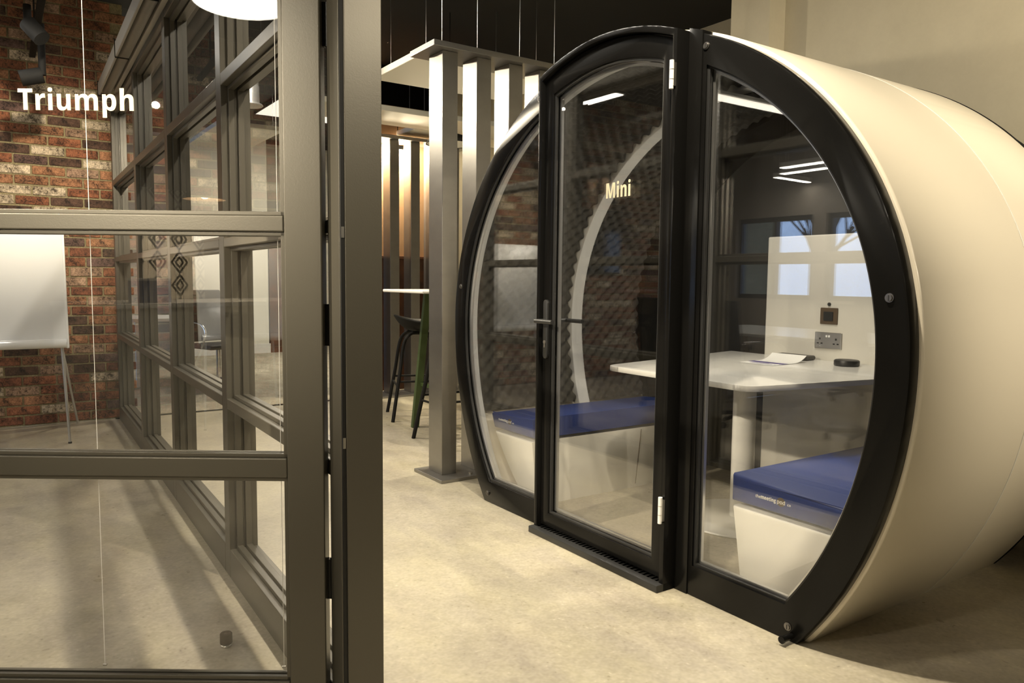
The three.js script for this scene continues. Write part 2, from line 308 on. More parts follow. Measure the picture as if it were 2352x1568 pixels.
// shapes are drawn as (x = -w, y) because extX maps shape x to -z
const flip = (pts) => pts.map(([w, y]) => [-w, y]);
for (const sd of [1, -1]) {
  const o = arcPts(...OUT, 0, 0.505, sd), i = arcPts(...INN, 0.118, 0.522, sd);
  const shape = poly(flip([...o, [sd * 0.505, 0]])); shape.holes.push(polyPath(flip([...i, [sd * 0.522, 0.118]])));
  const fr = obj('side_frame', crease(extX(shape, 0, 0.055, 0.004)), M.black, pod);
  fr.userData.label = sd > 0 ? 'curved black frame right of the pod door' : 'curved black frame left of the pod door';
  const b1 = arcPts(INN[0] + 0.002, INN[1] + 0.002, INN[2] + 0.002, 0.114, 0.520, sd), b2 = arcPts(INN[0] - 0.010, INN[1] - 0.010, INN[2] - 0.010, 0.130, 0.534, sd);
  const bead = poly(flip([...b1, [sd * 0.520, 0.114]])); bead.holes.push(polyPath(flip([...b2, [sd * 0.534, 0.130]])));
  obj('glazing_bead', crease(extX(bead, 0.008, 0.014, 0.002)), M.blackSatin, pod);
  const s1 = arcPts(INN[0] - 0.012, INN[1] - 0.012, INN[2] - 0.012, 0.128, 0.532, sd), s2 = arcPts(INN[0] - 0.024, INN[1] - 0.024, INN[2] - 0.024, 0.140, 0.544, sd);
  const sp = poly(flip([...s1, [sd * 0.532, 0.128]])); sp.holes.push(polyPath(flip([...s2, [sd * 0.544, 0.140]])));
  obj('glass_spacer', extX(sp, 0.030, 0.014), M.spacer, pod);
  const gs = poly(flip([...arcPts(INN[0] - 0.001, INN[1] - 0.001, INN[2] - 0.001, 0.119, 0.523, sd), [sd * 0.523, 0.119]]));
  const pn = obj('glass_pane', [extX(gs, 0.024, 0.005), extX(gs, 0.045, 0.005)], M.podGlass, pod); pn.userData.label = sd > 0 ? 'curved glass pane right of the pod door' : 'curved glass pane left of the pod door';
  // flat post between door frame and side frame
  const topY = YC + OUT[1] * Math.sqrt(1 - (0.505 / OUT[0]) ** 2) + 0.012, topY2 = YC + OUT[1] * Math.sqrt(1 - (0.44 / OUT[0]) ** 2) + 0.012;
  obj('door_post', crease(extX(poly(flip([[sd * 0.437, 0], [sd * 0.504, 0], [sd * 0.504, topY], [sd * 0.437, topY2]])), -0.004, 0.06, 0.003)), M.black, pod);
  // screws on the ring
  for (const [w, y] of [[0.521 + 0.0, 2.098], [1.266, 1.186], [0.965, 0.05]]) {
    const s = obj('frame_screw', [rod([-0.007, y, sd * w], [0.003, y, sd * w], 0.010, 0.012, 20), rod([-0.003, y, sd * w], [0.001, y, sd * w], 0.014, 0.014, 20)], M.screw, pod);
    obj('slot', box(-0.0078, -0.006, y - 0.008, y + 0.008, sd * w - 0.0014, sd * w + 0.0014), M.gasket, s);
  }
}
obj('locking_bolt', [rod([-0.05, 0.022, 0.98], [0.02, 0.022, 0.98], 0.011), rod([-0.055, 0.022, 0.98], [-0.048, 0.022, 0.98], 0.013)], M.black, pod);
// arched proud door frame, leaf and glass
function archShape(hw, yBase, ySide, yPeak, n = 40) {            // outline: upright sides, curved head
  const pts = [[hw, yBase], [hw, ySide]]; for (let i = 1; i < n; i++) { const u = 1 - 2 * i / n; pts.push([hw * u, ySide + (yPeak - ySide) * (1 - u * u)]); } pts.push([-hw, ySide], [-hw, yBase]); return pts;
}
{
  const fo = poly(archShape(0.437, 0.0, 2.172, 2.258)); fo.holes.push(polyPath(archShape(0.414, 0.03, 2.150, 2.236)));
  obj('door_surround', crease(extX(fo, -0.067, 0.12, 0.004)), M.black, pod);
  const leaf = obj('pod_door', (() => { const s = poly(archShape(0.409, 0.040, 2.146, 2.231)); s.holes.push(polyPath(archShape(0.350, 0.106, 2.082, 2.142))); return crease(extX(s, -0.046, 0.055, 0.003)); })(), M.black, pod);
  leaf.userData.label = 'black arched pod door leaf';
  { const s = poly(archShape(0.352, 0.104, 2.084, 2.144)); s.holes.push(polyPath(archShape(0.340, 0.116, 2.071, 2.131))); obj('glazing_bead', crease(extX(s, -0.038, 0.014, 0.002)), M.blackSatin, leaf); }
  { const s = poly(archShape(0.339, 0.118, 2.070, 2.130)); s.holes.push(polyPath(archShape(0.328, 0.130, 2.058, 2.118))); obj('glass_spacer', extX(s, -0.014, 0.014), M.spacer, leaf); }
  { const s = poly(archShape(0.349, 0.107, 2.081, 2.141)); obj('glass_pane', [extX(s, -0.021, 0.005), extX(s, 0.001, 0.005)], M.podGlass, leaf); }
  for (const y of [0.276, 1.951]) {
    const h = obj('hinge', [rod([-0.078, y, 0.424], [-0.078, y + 0.105, 0.424], 0.0085, 0.0085, 16)], M.white, leaf); h.userData.label = 'pale metal hinge';
    obj('hinge_leaf', [box(-0.078, -0.044, y + 0.004, y + 0.10, 0.412, 0.420), box(-0.078, -0.064, y + 0.01, y + 0.096, 0.424, 0.436)], M.steel, leaf);
    for (const k of [0.034, 0.07]) obj('hinge_knuckle', rod([-0.078, y + k, 0.424], [-0.078, y + k + 0.002, 0.424], 0.0092), M.steel, leaf);
  }
  { // lever handles both sides on long plates
    const w = -0.378, pl = (x0, x1) => { const s = new THREE.Shape(); const r = 0.017, y0 = 0.855, y1 = 1.135; s.absarc(-w, y1 - r, r, 0, Math.PI); s.absarc(-w, y0 + r, r, Math.PI, 2 * Math.PI); s.closePath(); return crease(extX(s, x0, x1 - x0, 0.002)); };
    const h = obj('lever_handle', [pl(-0.058, -0.044), rod([-0.05, 1.035, w], [-0.108, 1.035, w], 0.010), rod([-0.106, 1.035, w - 0.012], [-0.106, 1.035, w + 0.118], 0.010, 0.010, 16)], M.blackSatin, leaf); h.userData.label = 'black lever handle on a long plate';
    obj('inner_handle', [pl(0.009, 0.021), rod([0.015, 1.035, w], [0.07, 1.035, w], 0.010), rod([0.068, 1.035, w - 0.01], [0.068, 1.035, w + 0.125], 0.010, 0.010, 16)], M.blackSatin, leaf);
    obj('lock_cylinder', [rod([-0.061, 0.934, w - 0.002], [-0.055, 0.934, w - 0.002], 0.0085, 0.0085, 16), box(-0.060, -0.055, 0.908, 0.934, w - 0.006, w + 0.002)], M.steel, leaf);
  }
  const t = text('Mini', font, 0.150, 0.064, 0.001); t.rotateY(-Math.PI / 2); const tm = obj('lettering', t, M.letter, leaf); tm.position.set(-0.0215, 1.580, 0.002); tm.userData.label = 'cream vinyl lettering reading Mini';
  const th = obj('threshold', crease(extX(poly([[-0.437, 0.0], [0.437, 0.0], [0.437, 0.03], [-0.437, 0.03]]), -0.10, 0.13, 0.005)), M.blackSatin, pod); th.userData.label = 'black threshold step under the pod door';
}
// shell: two cream sections with a seam, smaller black rear section; inner lining
function shellBand(o, i, x0, x1, y0 = 0, lip = 0.002) {          // oval band swept from floor to floor, rounded along its edges
  const th = o[0] - i[0], prof = [], q = Math.min(lip, th / 3, (x1 - x0) / 3);
  const corner = (cx, cr, a0) => { for (let k = 0; k <= 3; k++) { const t = a0 + k * Math.PI / 6; prof.push([cx + q * Math.cos(t), cr + q * Math.sin(t)]); } };
  const e = Math.min(0.004, (x1 - x0) / 8);
  corner(x1 - q, q, -Math.PI / 2); corner(x1 - q, th - q, 0); prof.push([x1 - q - e, th], [x0 + q + e, th]); corner(x0 + q, th - q, Math.PI / 2); corner(x0 + q, q, Math.PI); prof.push([x0 + q + e, 0], [x1 - q - e, 0]);   // (depth, inset)
  const n = 200, P = [], I = [], m = prof.length;
  for (let k = 0; k <= n; k++) for (const [d, r] of prof) {
    const a = o[0] - r, bl = o[2] - r, bu = o[1] - r, t0 = -Math.asin(YC / bl), t = t0 + (Math.PI - 2 * t0) * k / n;
    P.push(d, Math.max(y0, YC + (Math.sin(t) >= 0 ? bu : bl) * Math.sin(t)), a * Math.cos(t));
  }
  for (let k = 0; k < n; k++) for (let j = 0; j < m; j++) { const a = k * m + j, b = k * m + (j + 1) % m, c = a + m, d = b + m; I.push(a, b, c, b, d, c); }
  for (let j = 1; j + 1 < m; j++) { I.push(0, j + 1, j); I.push(n * m, n * m + j, n * m + j + 1); }
  const g = new THREE.BufferGeometry(); g.setAttribute('position', new THREE.Float32BufferAttribute(P, 3)); g.setIndex(I); return crease(g, 0.7);
}
const SH = [1.350, 1.274, 1.486], SI = [1.296, 1.222, 1.436];
const sh1 = obj('shell_section', shellBand(SH, SI, 0.050, 0.818, 0, 0.007), M.shell, pod); sh1.userData.label = 'cream front section of the pod shell';
obj('seam_strip', shellBand([1.351, 1.275, 1.487], SI, 0.8165, 0.8215, 0, 0.0008), M.skirting, pod);
const sh2 = obj('shell_section', shellBand(SH, SI, 0.820, 1.392, 0, 0.004), M.shell, pod); sh2.userData.label = 'cream rear section of the pod shell';
obj('rear_dark_band', shellBand([1.352, 1.276, 1.488], SI, 1.392, 1.410), M.blackMatt, pod);  // dark band along the rear edge of the shell
obj('rear_section', shellBand([1.30, 1.226, 1.436], [1.25, 1.176, 1.386], 1.41, 1.73), M.blackMatt, pod);
obj('back_wall', (() => { const p = [...arcPts(1.28, 1.206, 1.416, 0, 0, 1, 60), ...arcPts(1.28, 1.206, 1.416, 0, 0, -1, 60).reverse().slice(1)]; return extX(poly(flip(p)), 1.70, 0.03); })(), M.podBack, pod);
// egg-crate acoustic foam on the inside of the shell
function foam(x0, x1) {
  const pos = [], idx = [], nU = 520, nV = Math.round((x1 - x0) / 0.0095); let arc = 0, last = null;
  for (let i = 0; i <= nU; i++) {
    const t = -0.372 + (Math.PI + 0.744) * i / nU, b = Math.sin(t) >= 0 ? SI[1] : SI[2], w = (SI[0] - 0.004) * Math.cos(t), y = YC + (b - 0.004) * Math.sin(t);
    if (last) arc += Math.hypot(w - last[0], y - last[1]); last = [w, y];
    const l = Math.hypot(Math.cos(t), Math.sin(t));
    for (let j = 0; j <= nV; j++) {
      const d = x0 + (x1 - x0) * j / nV, u = arc * 78, v = d * 78, hgt = 0.022 + 0.016 * Math.sin(u) * Math.sin(v);
      pos.push(d, Math.max(0.002, y - hgt * Math.sin(t) / l), w - hgt * Math.cos(t) / l);
    }
  }
  for (let i = 0; i < nU; i++) for (let j = 0; j < nV; j++) { const a = i * (nV + 1) + j, b = a + nV + 1; idx.push(a, b, a + 1, b, b + 1, a + 1); }
  const g = new THREE.BufferGeometry(); g.setAttribute('position', new THREE.Float32BufferAttribute(pos, 3)); g.setIndex(idx); g.computeVertexNormals(); return g;
}
obj('acoustic_foam', foam(0.102, 0.79), M.foam, pod).userData.label = 'charcoal egg-crate foam lining the front of the pod';
obj('acoustic_foam', foam(0.90, 1.38), M.foam, pod).userData.label = 'charcoal egg-crate foam lining the rear of the pod';
obj('inner_rib', shellBand(SI, [1.246, 1.172, 1.386], 0.80, 0.885, 0, 0.004), M.shellIn, pod).userData.label = 'white rib between the two foam linings';
obj('inner_rim', shellBand(SI, [1.244, 1.170, 1.384], 0.064, 0.098, 0, 0.004), M.shellIn, pod).userData.label = 'white inner rim just behind the glass front';
// unseen slim lamp under the pod crown, placed to light the table
{
  const l = obj('unseen_ceiling_lamp', rbox(0.55, 1.35, 2.105, 2.125, -0.05, 0.05, 0.006), M.white, pod); obj('diffuser_glow', box(0.57, 1.33, 2.101, 2.105, -0.04, 0.04), glow(NEUTRAL, 1.2), l);
  const a = new THREE.RectAreaLight(NEUTRAL, 80, 0.76, 0.08); a.position.set(POD[0] + 0.95, 2.098, POD[2]); a.rotation.set(-Math.PI / 2, 0, 0); scene.add(a);
}
// back panel with sockets
{
  const p = obj('back_panel', rbox(1.664, 1.70, 0.0, 1.50, -0.445, 0.445, 0.01, 3), M.panel, pod); p.userData.label = 'glossy white panel behind the pod table';
  obj('switch_plate', [rbox(1.657, 1.665, 0.995, 1.088, -0.068, 0.040, 0.004)], M.bronze, p);
  obj('rocker_switch', box(1.653, 1.658, 1.015, 1.066, -0.044, 0.014), M.blackSatin, p);
  obj('indicator', rod([1.658, 1.108, -0.016], [1.664, 1.108, -0.016], 0.010), M.blackSatin, p);
  obj('socket_plate', rbox(1.656, 1.665, 0.856, 0.950, -0.096, 0.072, 0.005), M.steel, p);
  obj('socket_switch', [box(1.652, 1.657, 0.922, 0.934, -0.024, -0.014), box(1.652, 1.657, 0.922, 0.934, -0.008, 0.002)], M.white, p);
  for (const w of [-0.062, 0.038]) obj('socket_outlet', [box(1.655, 1.657, 0.907, 0.918, w - 0.005, w + 0.005), box(1.655, 1.657, 0.883, 0.890, w - 0.018, w - 0.006), box(1.655, 1.657, 0.883, 0.890, w + 0.006, w + 0.018)], M.gasket, p);
}
// pod benches
function benchText(parent, x, y, w) {                            // the maker's line on a cushion front
  const mk = (s, f, wd, cap, at, dy = 0) => { const t = text(s, f, wd, cap, 0.0012); t.rotateY(-Math.PI / 2); t.translate(x, y + dy, w + at); return t; };
  const l = obj('lettering', [mk('the', fontR, 0.022, 0.011, 0), mk('meeting', font, 0.066, 0.014, 0.024), mk('pod', fontR, 0.034, 0.014, 0.095), mk('co', fontR, 0.014, 0.009, 0.139)], M.paper, parent); l.userData.label = 'small white lettering reading the meeting pod co';
  obj('logo_disc', rod([x - 0.0003, y + 0.007, w + 0.111], [x + 0.0012, y + 0.007, w + 0.111], 0.0165, 0.0165, 24), M.bronze, parent);
}
function bench(label, sd, inner) {
  const b = thing('pod_bench', label, 'bench', [POD[0] + 0.135, 0, POD[2]], 0, 'benches in the pod');
  const X0 = 0, X1 = 1.235, lim = (y, k = 0.048) => Math.min(oval(SI[0] - k, SI[1] - k, SI[2] - k, y), 2) - 0.006;
  const basePts = []; for (let y = 0; y <= 0.361; y += 0.03) basePts.push([sd * lim(y), y]);
  const base = poly(flip([[sd * (inner + 0.02), 0.0], ...basePts, [sd * (inner + 0.006), 0.36]]));
  const bg = crease(extX(base, 0.0, X1, 0.016, 12), 0.7); const p = bg.attributes.position;
  for (let i = 0; i < p.count; i++) if (p.getX(i) < 0.3) p.setX(i, p.getX(i) + (0.36 - p.getY(i)) * 0.14);   // front leans back towards the floor
  bg.computeVertexNormals(); obj('base', crease(bg, 0.7), M.benchBase, b).userData.label = 'cream moulded base';
  const cp = []; for (let y = 0.378; y <= 0.486; y += 0.027) cp.push([sd * lim(y), y]);
  const c = obj('cushion', crease(extX(poly(flip([[sd * inner, 0.378], ...cp, [sd * inner, 0.486]])), 0, X1, 0.018, 12), 0.8), M.cushion, b); c.userData.label = 'royal blue upholstered seat cushion';
  obj('seam', [rod([0.004, 0.468, sd * (inner + 0.012)], [0.004, 0.468, sd * (lim(0.468) - 0.02)], 0.0022, 0.0022, 6), rod([0.012, 0.470, sd * (inner + 0.003)], [X1 - 0.02, 0.470, sd * (inner + 0.003)], 0.0022, 0.0022, 6)], M.cushion, c);
  return [b, c];
}
const [bR, cR] = bench('blue cushioned pod bench right of the table', 1, 0.592); benchText(cR, -0.0012, 0.421, 0.71);
const [bL, cL] = bench('blue cushioned pod bench left behind the door handle', -1, 0.735); benchText(cL, -0.0012, 0.430, -1.065);
obj('joint', rod([0.775, 0.02, -0.752], [0.80, 0.35, -0.738], 0.0022, 0.0022, 6), M.bronze, bL);
// pod table
{
  const t = thing('pod_table', 'white tapered table on a column inside the pod', 'table', [3.12, 0, POD[2]]);
  const s = new THREE.Shape(), x0 = -0.52, x1 = 0.745, r = 0.07;
  s.moveTo(x0, 0.38); s.quadraticCurveTo(x0, 0.452, x0 + r, 0.468); s.lineTo(x1, 0.69); s.lineTo(x1, -0.69); s.lineTo(x0 + r, -0.468); s.quadraticCurveTo(x0, -0.452, x0, -0.38); s.closePath();
  const g = ext(s, 0.026, 0.004, 16); g.rotateX(Math.PI / 2); g.translate(0, 0.79, 0); obj('tabletop', crease(g), M.tableTop, t);
  obj('column', rod([0.03, 0.01, 0], [0.03, 0.765, 0], 0.058, 0.058, 32), M.tableTop, t);
  obj('base', move(lathe([[0, 0], [0.325, 0], [0.33, 0.006], [0.325, 0.013], [0.10, 0.018], [0.062, 0.022], [0, 0.022]], 56), 0.03, 0, 0), M.tableTop, t).userData.label = 'round white floor plate';
}
// things on the pod table
{
  const b = thing('brochure', 'curled white brochure with a purple band on the pod table', 'brochure', [3.51, 0.7905, -2.615], 0.06);
  const g = new THREE.PlaneGeometry(0.32, 0.215, 20, 1); g.rotateX(-Math.PI / 2); const p = g.attributes.position;
  for (let i = 0; i < p.count; i++) { const x = p.getX(i), c = Math.max(0, x - 0.035); p.setY(i, 0.0012 + 2.3 * c * c); p.setX(i, x - 4 * c * c * c); }
  g.computeVertexNormals(); obj('sheet', g, M.paper, b);
  obj('purple_band', box(-0.075, -0.020, 0.0014, 0.0020, -0.107, 0.107), M.purple, b);
  for (let k = 0; k < 3; k++) obj('printed_line', box(-0.125 + 0.016 * k, -0.121 + 0.016 * k, 0.0014, 0.0019, -0.06, 0.095 - 0.03 * k), M.purple, b);
}
single('charging_puck', move(lathe([[0, 0], [0.061, 0], [0.064, 0.004], [0.064, 0.026], [0.058, 0.031], [0, 0.031]], 40), 3.72, 0.791, -2.31), M.blackSatin, 'round black puck on the pod table', 'speaker puck');
{
  const k = thing('pen_tray', 'long flat black case lying against the white pod panel', 'case', [3.78, 0.7905, -2.68], 0);
  obj('body', rbox(-0.05, 0.05, 0, 0.026, -0.11, 0.115, 0.012, 3), M.blackSatin, k); obj('badge', box(-0.0515, -0.0505, 0.010, 0.014, -0.03, -0.01), M.steel, k);
}

// ---------------------------------------------------------------- slatted screens of tall grey fins
function finScreen(label, x0, z0, count, top, seenFrom) {
  const L = count * 0.237 + 0.02;
  const g = thing('slat_screen', label, 'slat screen', [x0, 0, z0]);     // corner of the first fin nearest the corridor; fins march along +x, depth along -z
  obj('base_plate', rbox(-0.066, L, 0, 0.02, -0.245, 0.115, 0.003), M.post, g);
  obj('top_plate', rbox(-0.09, L, top, top + 0.034, -0.25, 0.06, 0.003), M.post, g);
  for (let k = 0; k < count; k++) obj('fin', rbox(k * 0.237, k * 0.237 + 0.104, 0.02, top, -0.17, 0, 0.003), M.post, g);
  if (seenFrom) obj('hanger', [0.05, 0.3, 0.62, 0.9].filter((x) => x < L).map((x) => rod([x, top + 0.05, -0.1], [x, CEIL, -0.1], 0.0025, 0.0025, 6)), M.steel, g);
  return g;
}
const scr = finScreen('row of grey metal fins beside the pod with base plate', 2.229, -4.04, 5, 2.575, true);
obj('bolt', rod([0.17, 0.02, 0.06], [0.17, 0.028, 0.06], 0.012), M.steel, scr);
const scrFar = finScreen('row of dark grey fins at the far end with warm lights behind', 2.89, -7.2, 6, 2.64);
// panelled dado and lamps behind the far screen
{
  const d = thing('dado_panelling', 'dark timber dado panelling behind the far fins', 'panelling', [2.95, 0, -7.6]);
  for (let k = 0; k < 3; k++) obj('panel', rbox(k * 0.44, k * 0.44 + 0.436, 0, 1.44, 0, 0.022, 0.002), M.wood, d);
  obj('capping', rbox(0, 1.32, 1.44, 1.47, 0, 0.05, 0.003), M.wood, d);
  const u = thing('upper_panelling', 'copper brown panelling above the dado behind the far fins', 'panelling', [2.95, 1.47, -7.6]);
  for (let k = 0; k < 3; k++) obj('panel', rbox(k * 0.44, k * 0.44 + 0.436, 0, 1.6, 0, 0.012, 0.002), M.copper, u);
}
function finLamp(x, z, label) {
  const t = thing('fin_lamp', label, 'lamp', [x, 2.60, z], 0, 'warm lamps behind the far fins');
  obj('housing', rbox(-0.05, 0.05, 0.0, 0.04, -0.04, 0.04), M.blackMatt, t); obj('diffuser_glow', rbox(-0.042, 0.042, -0.012, 0.0, -0.03, 0.03, 0.003), glow(new THREE.Color(1, 0.86, 0.6), 14), t);
  obj('hanger', rod([0, 0.04, 0], [0, CEIL - 2.60, 0], 0.004), M.blackMatt, t);
  const l = new THREE.PointLight(new THREE.Color(1, 0.86, 0.62), 9); l.position.set(x, 2.575, z); l.castShadow = true; l.shadow.radius = 1; scene.add(l);
}
finLamp(3.33, -7.51, 'warm lamp glowing behind the fins nearest the grey post'); finLamp(3.60, -7.51, 'warm lamp glowing behind the second gap of the far fins');

// ---------------------------------------------------------------- acoustic rafts on wires
function raft(label, x0, x1, z0, z1, y) {
  const t = thing('acoustic_raft', label, 'ceiling raft', [(x0 + x1) / 2, y, (z0 + z1) / 2], 0, 'cream ceiling rafts');
  const a = (x1 - x0) / 2, b = (z1 - z0) / 2; obj('board', rbox(-a, a, 0, 0.05, -b, b, 0.006), M.raft, t);
  for (const [sx, sz] of [[-1, -1], [-1, 1], [1, -1], [1, 1]]) obj('wire', rod([sx * a * 0.8, 0.05, sz * b * 0.8], [sx * a * 0.8, CEIL - y - 0.03, sz * b * 0.8], 0.0018, 0.0018, 5), M.steel, t);
}
raft('cream ceiling raft nearest, above the high table', 2.45, 3.65, -5.55, -4.83, 2.75);
raft('long cream ceiling raft in the middle, just above the round black pendant', 2.3, 4.9, -6.95, -6.36, 2.72);
raft('farthest cream ceiling raft, above the far fins', 3.55, 4.9, -7.44, -7.02, 2.73);
raft('cream ceiling raft seen through the top of the partition', 2.08, 2.80, -10.5, -8.85, 2.9);

// round black pendant
{
  const p = thing('pendant_lamp', 'round black pendant dish with pale inside beyond the grey fins', 'pendant', [3.27, 2.38, -5.80]);
  obj('dish', lathe([[0.0, 0.075], [0.10, 0.072], [0.165, 0.05], [0.2, 0.0], [0.206, 0.0], [0.172, 0.056], [0.104, 0.08], [0, 0.083]], 56), M.blackSatin, p);
  obj('reflector', lathe([[0, 0.012], [0.19, 0.008], [0.196, 0.004]], 48), M.raft, p);
  obj('cable', rod([0, 0.08, 0], [0, CEIL - 2.38, 0], 0.003), M.blackMatt, p);
}

// ---------------------------------------------------------------- high table and bar stools
{
  const t = thing('high_table', 'high table with pale top and green legs behind the fins', 'table', [3.20, 0, -5.30]);
  obj('tabletop', rbox(-0.63, 0.9, 1.118, 1.142, -0.35, 0.35, 0.010, 3), M.tableTop, t);
  for (const [x, z] of [[-0.38, -0.27], [-0.38, 0.10], [0.7, -0.27], [0.7, 0.10]]) obj('leg', bar([x, 0, z], [x < 0 ? x + 0.09 : x - 0.09, 1.118, z * 0.8], 0.062, 0.036), M.green, t).userData.label = 'green painted leg';
  obj('cross_bar', [bar([-0.33, 0.36, -0.25], [-0.33, 0.36, 0.09], 0.03, 0.03)], M.green, t);
}
function stool(label, pos, turn) {
  const t = thing('bar_stool', label, 'bar stool', pos, turn, 'black bar stools at the high table');
  // dished seat with a low curved back
  const n = 40, rings = 10, P = [], I = [];
  for (let side = 0; side < 2; side++) for (let j = 0; j <= rings; j++) for (let i = 0; i < n; i++) {
    const a = i / n * 2 * Math.PI, r = j / rings, back = Math.max(0, -Math.cos(a)), rx = 0.20 * r, rz = 0.225 * r, up = (0.082 + 0.052 * back ** 1.3) * r ** 2.8 + 0.004;
    P.push(Math.cos(a) * rx * (1 + 0.05 * back * r), 0.775 + up - (side ? 0.014 : 0) + 0.0, Math.sin(a) * rz);
  }
  const N = (rings + 1) * n; for (let side = 0; side < 2; side++) for (let j = 0; j < rings; j++) for (let i = 0; i < n; i++) { const a = side * N + j * n + i, b = side * N + j * n + (i + 1) % n, c = a + n, d = b + n; side ? I.push(a, b, c, b, d, c) : I.push(a, c, b, b, c, d); }
  for (let i = 0; i < n; i++) { const a = rings * n + i, b = rings * n + (i + 1) % n; I.push(a, a + N, b, b, a + N, b + N); }
  const g = new THREE.BufferGeometry(); g.setAttribute('position', new THREE.Float32BufferAttribute(P, 3)); g.setIndex(I); g.computeVertexNormals();
  obj('seat', g, M.stool, t).userData.label = 'black dished seat with low back';
  for (const sz of [-1, 1]) for (const sx of [-1, 1]) obj('leg', [tube([[0.0, 0.755, sz * 0.10], [sx * 0.07, 0.752, sz * 0.125], [sx * 0.125, 0.70, sz * 0.15], [sx * 0.18, 0.40, sz * 0.20], [sx * 0.245, 0, sz * 0.26]], 0.0155, 28, 10)], M.stool, t);
  obj('foot_rail', [rod([-0.197, 0.30, -0.214], [-0.197, 0.30, 0.214], 0.009), rod([0.197, 0.30, -0.214], [0.197, 0.30, 0.214], 0.009), rod([-0.190, 0.34, -0.208], [0.190, 0.34, -0.208], 0.009), rod([-0.190, 0.34, 0.208], [0.190, 0.34, 0.208], 0.009)], M.stool, t);
  return t;
}
stool('black bar stool in full view left of the green table leg', [3.08, 0, -6.03], -0.346);
stool('black bar stool nearest, partly hidden behind the grey fin', [2.86, 0, -4.93], 0);

// ---------------------------------------------------------------- meeting room furniture
{ // flipchart easel
  const f = thing('flipchart_easel', 'white flipchart easel on tripod legs before the brick wall', 'flipchart', [0.0, 0, -6.6]);
  const bx = [-0.25, 0.40];
  const tilt = 0.16;
  const bd = new THREE.Group(); bd.name = 'board_group';
  const gB = rbox(-0.42, 0.30, 0, 0.90, -0.012, 0.012, 0.006, 2); gB.rotateX(-tilt); gB.translate(0.11, 0.70, 0.20);
  obj('board', gB, M.whiteboard, f).userData.label = 'glossy white writing board';
  const ed = rbox(0.295, 0.312, -0.005, 0.91, -0.016, 0.016, 0.004, 2); ed.rotateX(-tilt); ed.translate(0.11, 0.70, 0.20); obj('board_edge', ed, M.white, f);
  const tr = rod([-0.31, 0.735, 0.238], [0.402, 0.735, 0.238], 0.034, 0.034, 24); const roll = obj('paper_roll', tr, M.whiteboard, f); roll.userData.label = 'white roll along the lower edge of the board';
  obj('roll_core', rod([0.399, 0.735, 0.238], [0.405, 0.735, 0.238], 0.008), M.purple, roll);
  obj('leg', rod([0.375, 0.70, 0.215], [0.400, 0.0, 0.26], 0.011, 0.009), M.alu, f);
  obj('leg', rod([-0.155, 0.70, 0.215], [-0.18, 0.0, 0.26], 0.011, 0.009), M.alu, f);
  obj('leg', rod([0.375, 0.70, 0.205], [0.515, 0.0, -0.58], 0.009, 0.009), M.alu, f);
  for (const x of [0.4, -0.18]) obj('leg_foot', rod([x, 0, 0.26], [x, 0.012, 0.2595], 0.0125), M.gasket, f);
}
{ // door stop on the floor
  const d = thing('door_stop', 'small round dark rubber door stop on the concrete floor', 'door stop', [0.588, 0, -2.545]);
  obj('collar', move(lathe([[0, 0], [0.0165, 0], [0.0175, 0.002], [0.0175, 0.011], [0, 0.011]], 32), 0, 0, 0), M.steel, d);
  obj('rubber', lathe([[0, 0.011], [0.0185, 0.011], [0.020, 0.014], [0.0195, 0.044], [0.017, 0.047], [0.010, 0.047], [0.0095, 0.043], [0, 0.043]], 32), std(lin(0.05, 0.032, 0.018), 0.7), d);
  obj('screw_cap', lathe([[0, 0.0445], [0.0085, 0.0438], [0.009, 0.043]], 24), M.bronze, d);
}
{ // roller blind cassette along the head of the partition
  const b = thing('roller_blind', 'roller blind cassette running along the head of the partition', 'roller blind', [PART_X, 0, 0], PART_TURN);
  obj('fascia', rbox(-0.135, -0.120, 2.575, 2.665, -6.55, -1.9, 0.006), M.blind, b).userData.label = 'pale grey fascia strip';
  obj('roll', rod([-0.075, 2.625, -6.55], [-0.075, 2.625, -1.9], 0.036, 0.036, 24), M.blindTube, b);
  obj('rear_rail', rbox(-0.034, -0.006, 2.60, 2.675, -6.5, -1.9, 0.004), M.blind, b);
  for (const s of [6.55, 5.35, 4.15, 2.95]) obj('bracket', [rbox(-0.137, -0.004, 2.668, 2.676, -s, -s + 0.012, 0.002), rbox(-0.139, -0.135, 2.57, 2.676, -s, -s + 0.012, 0.001), rbox(-0.137, -0.06, 2.566, 2.572, -s, -s + 0.012, 0.001)], M.blackMatt, b);
}
{ // track with spotlights
  const tr = single('lighting_track', [rbox(0.265, 0.305, 2.86, 2.895, -6.9, -1.2, 0.004), rod([0.285, 2.89, -3], [0.285, CEIL, -3], 0.006), rod([0.285, 2.89, -6.4], [0.285, CEIL, -6.4], 0.006)], M.blackMatt, 'black lighting track running towards the brick wall', 'lighting track');
}
